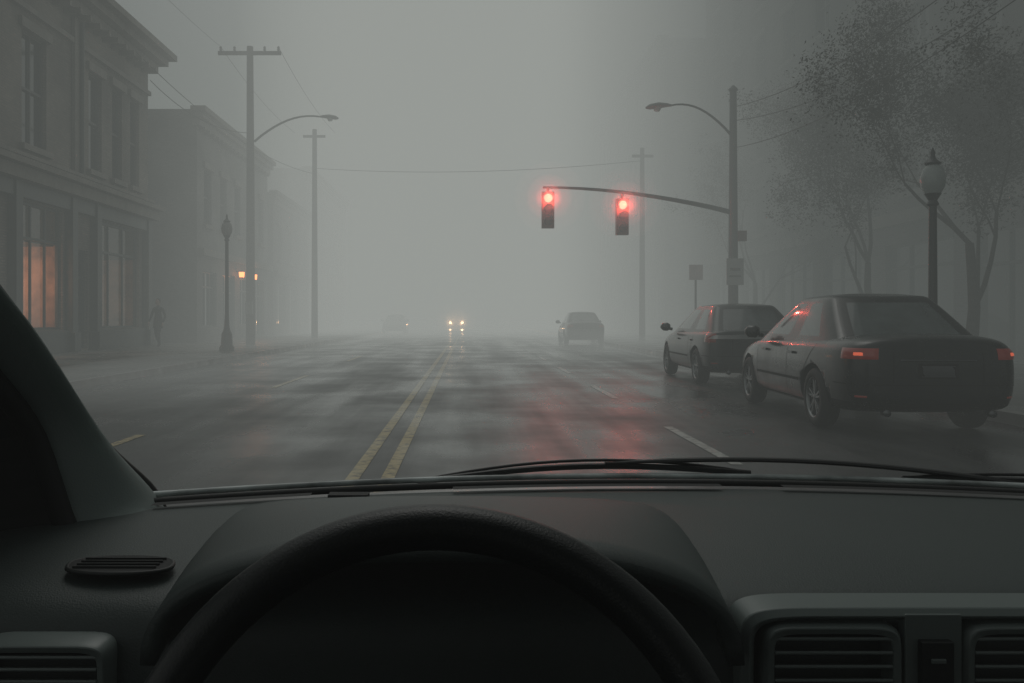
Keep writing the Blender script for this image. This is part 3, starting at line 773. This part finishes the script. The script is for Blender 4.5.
# windshield glass
Wn = MB(); vs = []
for i in range(21):
    x = lerp(-.43, 1.02, i/20)
    for j in range(9):
        t = j/8; vs.append((x, lerp(base_y(x), .43-.12*(x-.25)**2, t)+.02*math.sin(math.pi*t), lerp(.968, 1.475, t)+.03*math.sin(math.pi*t)))
Wn.add(vs, [(i*9+j, (i+1)*9+j, (i+1)*9+j+1, i*9+j+1) for i in range(20) for j in range(8)], M['windsh'], True)
Wn.tube([(x, base_y(x)-.002, .972) for x in [-.42+.04*k for k in range(36)]], .0045, M['black'], 8)
Wn.obj("windshield", fix=False)
# cowl + hood
Hd = MB()
Hd.tube([(x, base_y(x)+.022, .9765) for x in [-.44+.04*k for k in range(38)]], .0042, M['cowl'], 8)
vs = []
for i in range(21):
    x = lerp(-.55, 1.07, i/20); c = 1-((x-.26)/.85)**2
    for j in range(8):
        t = j/7; vs.append((x, lerp(base_y(x)+.03, 2.15-.35*(1-c), t), lerp(.925, .72, t**1.5)+.02*c-(.1 if j == 7 else 0)))
Hd.add(vs, [(i*8+j, (i+1)*8+j, (i+1)*8+j+1, i*8+j+1) for i in range(20) for j in range(7)], M['paintC'], True)
Hd.obj("car_hood", fix=False)
# wipers
def wiper(pts_blade, pts_arm):
    T = MB()
    T.tube(pts_blade, .0036, M['rubberw'], 8, flat=1.2)
    mid = [Vector(p)+Vector((0, .004, .008*math.sin(math.pi*i/(len(pts_blade)-1))**.6)) for i, p in enumerate(pts_blade)]
    T.tube(mid, .0022, M['rubberw'], 8)
    T.tube(pts_arm, [.006]*(len(pts_arm)-2)+[.0045, .003], M['rubberw'], 8, flat=.6)
    T.lathe([(.014, 0), (.014, .02), (.004, .026)], Vector(pts_arm[0])-Vector((0, 0, .01)), M['rubberw'], 12)
    m = Vector(pts_arm[-1]); T.box(m-Vector((0, 0, .003)), (.03, .010, .007), M['rubberw'])
    return T.obj("windshield_wiper")
def bl(x0, x1, z0, zm, z1, n=14):
    o = []
    for i in range(n+1):
        t = i/n; x = lerp(x0, x1, t); o.append((x, base_y(x)+.03, lerp(z0, z1, t)+zm*math.sin(math.pi*t)))
    return o
wiper(bl(-.07, .40, .972, .013, .980), bl(.78, .21, .974, .014, .994))
wiper(bl(.60, 1.0, .978, .006, .974), bl(1.04, .85, .974, .004, .984))

# ------------------------------------------------------------ fog volumes (nested, so their densities add up)
def fog(name, x0, x1, y0, y1, z0, z1, dens, col, k=1.0):
    m = bpy.data.materials.new(name+"_vol"); m.use_nodes = True; nt = m.node_tree
    nt.nodes.remove(nt.nodes["Principled BSDF"]); o = nt.nodes["Material Output"]
    a = nt.nodes.new("ShaderNodeVolumeAbsorption"); a.inputs["Color"].default_value = (0, 0, 0, 1); a.inputs["Density"].default_value = dens
    e = nt.nodes.new("ShaderNodeEmission"); e.inputs[0].default_value = col+(1,); e.inputs[1].default_value = dens  # emission stands in for daylight scattered by the air
    ad = nt.nodes.new("ShaderNodeAddShader"); nt.links.new(a.outputs[0], ad.inputs[0]); nt.links.new(e.outputs[0], ad.inputs[1])
    nt.links.new(ad.outputs[0], o.inputs["Volume"])
    B = MB(); B.box(((x0+x1)/2, (y0+y1)/2, (z0+z1)/2), (x1-x0, y1-y0, z1-z0), m); return B.obj(name)
fog("fog", -160, 160, -60, 260, -1, 45, .0105, (.292, .304, .290))
fog("fog", -8.9, 9.1, 22, 259, -1.1, 44, .034, (.335, .342, .326))  # this and the next: brighter emission paints the pale street centre
fog("fog", -13.1, 13.3, 48, 258, -1.2, 43, .05, (.40, .405, .385))
fog("fog", -159, -9.2, -59, 257, -1.3, 42, .012, (.066, .075, .072))  # dim emission paints the shade beside the left buildings
fog("fog", 6.5, 158, -58, 150, -1.4, 41, .048, (.056, .063, .061))  # dim emission darkens the right side in place of building shade
# spheres added around lamps to form halos; flat ground_mist drifts over the wet road
def mist_and_halo(name, c, r, dens, col, sx=1, sy=1, sz=1, scat=True):
    m = bpy.data.materials.new(name+"_vol"); m.use_nodes = True; nt = m.node_tree
    nt.nodes.remove(nt.nodes["Principled BSDF"]); o = nt.nodes["Material Output"]
    if scat:
        s = nt.nodes.new("ShaderNodeVolumeScatter"); s.inputs["Anisotropy"].default_value = .2
    else:
        s = nt.nodes.new("ShaderNodeVolumeAbsorption"); s.inputs["Color"].default_value = (0, 0, 0, 1)
    s.inputs["Density"].default_value = dens
    e = nt.nodes.new("ShaderNodeEmission"); e.inputs[0].default_value = col+(1,); e.inputs[1].default_value = dens  # emission makes up for ambient light scattered in the volume
    ad = nt.nodes.new("ShaderNodeAddShader"); nt.links.new(s.outputs[0], ad.inputs[0]); nt.links.new(e.outputs[0], ad.inputs[1])
    nt.links.new(ad.outputs[0], o.inputs["Volume"])
    B = MB(); pr = [(max(.001, r*math.sin(math.pi*i/16)), -r*math.cos(math.pi*i/16)) for i in range(17)]
    B.lathe(pr, (0, 0, 0), m, 32); ob = B.obj(name); ob.location = c; ob.scale = (sx, sy, sz); return ob
for c in ((2.35, 24.60, 4.69), (4.53, 24.60, 4.49)):
    for r, d in ((.38, .24), (.66, .11), (1.05, .035)): mist_and_halo("mist_and_halo", c, r, d, (.17, .175, .17))  # nested spheres added so the signals get red halos
for r, d in ((1.3, .09), (2.2, .04), (3.4, .015)): mist_and_halo("mist_and_halo", (-1.3, 94.3, .9), r, d, (.25, .26, .25))  # nested spheres added for the headlight halo
for c, sx, sy, sz, d in (((-4.6, 14.5, .15), 2.6, 4.2, .42, .045), ((-1.9, 19, .1), 3.2, 4, .5, .03), ((1.4, 15.2, .1), 2.2, 3.6, .35, .035), ((2.9, 24.5, .2), 3, 5, .7, .02)):
    mist_and_halo("ground_mist", c, 1.0, d, (.27, .28, .27), sx, sy, sz, False)

# ------------------------------------------------------------ sky + sun
w = bpy.data.worlds.new("World"); scene.world = w; w.use_nodes = True; nt = w.node_tree
bg = nt.nodes["Background"]; sk = nt.nodes.new("ShaderNodeTexSky"); sk.sky_type = 'NISHITA'; sk.sun_disc = False
sk.sun_elevation = R(60); sk.sun_rotation = R(0); sk.dust_density = 4
hs = nt.nodes.new("ShaderNodeHueSaturation"); hs.inputs["Saturation"].default_value = .2
nt.links.new(sk.outputs[0], hs.inputs["Color"]); nt.links.new(hs.outputs[0], bg.inputs["Color"]); bg.inputs["Strength"].default_value = .05
sl = bpy.data.lights.new("sun", 'SUN'); sl.energy = .5; sl.angle = R(40); sl.color = (1, .97, .93)
so = bpy.data.objects.new("sun", sl); COL.objects.link(so); so.rotation_euler = (R(-30), 0, 0); so.location = (0, 0, 60)

# ------------------------------------------------------------ camera
cd = bpy.data.cameras.new("camera"); cd.lens = 29.88; cd.sensor_width = 36; cd.shift_x = .043; cd.shift_y = -.023
cd.clip_start = .02; cd.clip_end = 2000
cam = bpy.data.objects.new("camera", cd); COL.objects.link(cam); cam.location = (0, 0, 1.2); cam.rotation_euler = (R(90), 0, 0)
scene.camera = cam
scene.view_settings.view_transform = 'Standard'; scene.view_settings.look = 'None'; scene.view_settings.exposure = 0
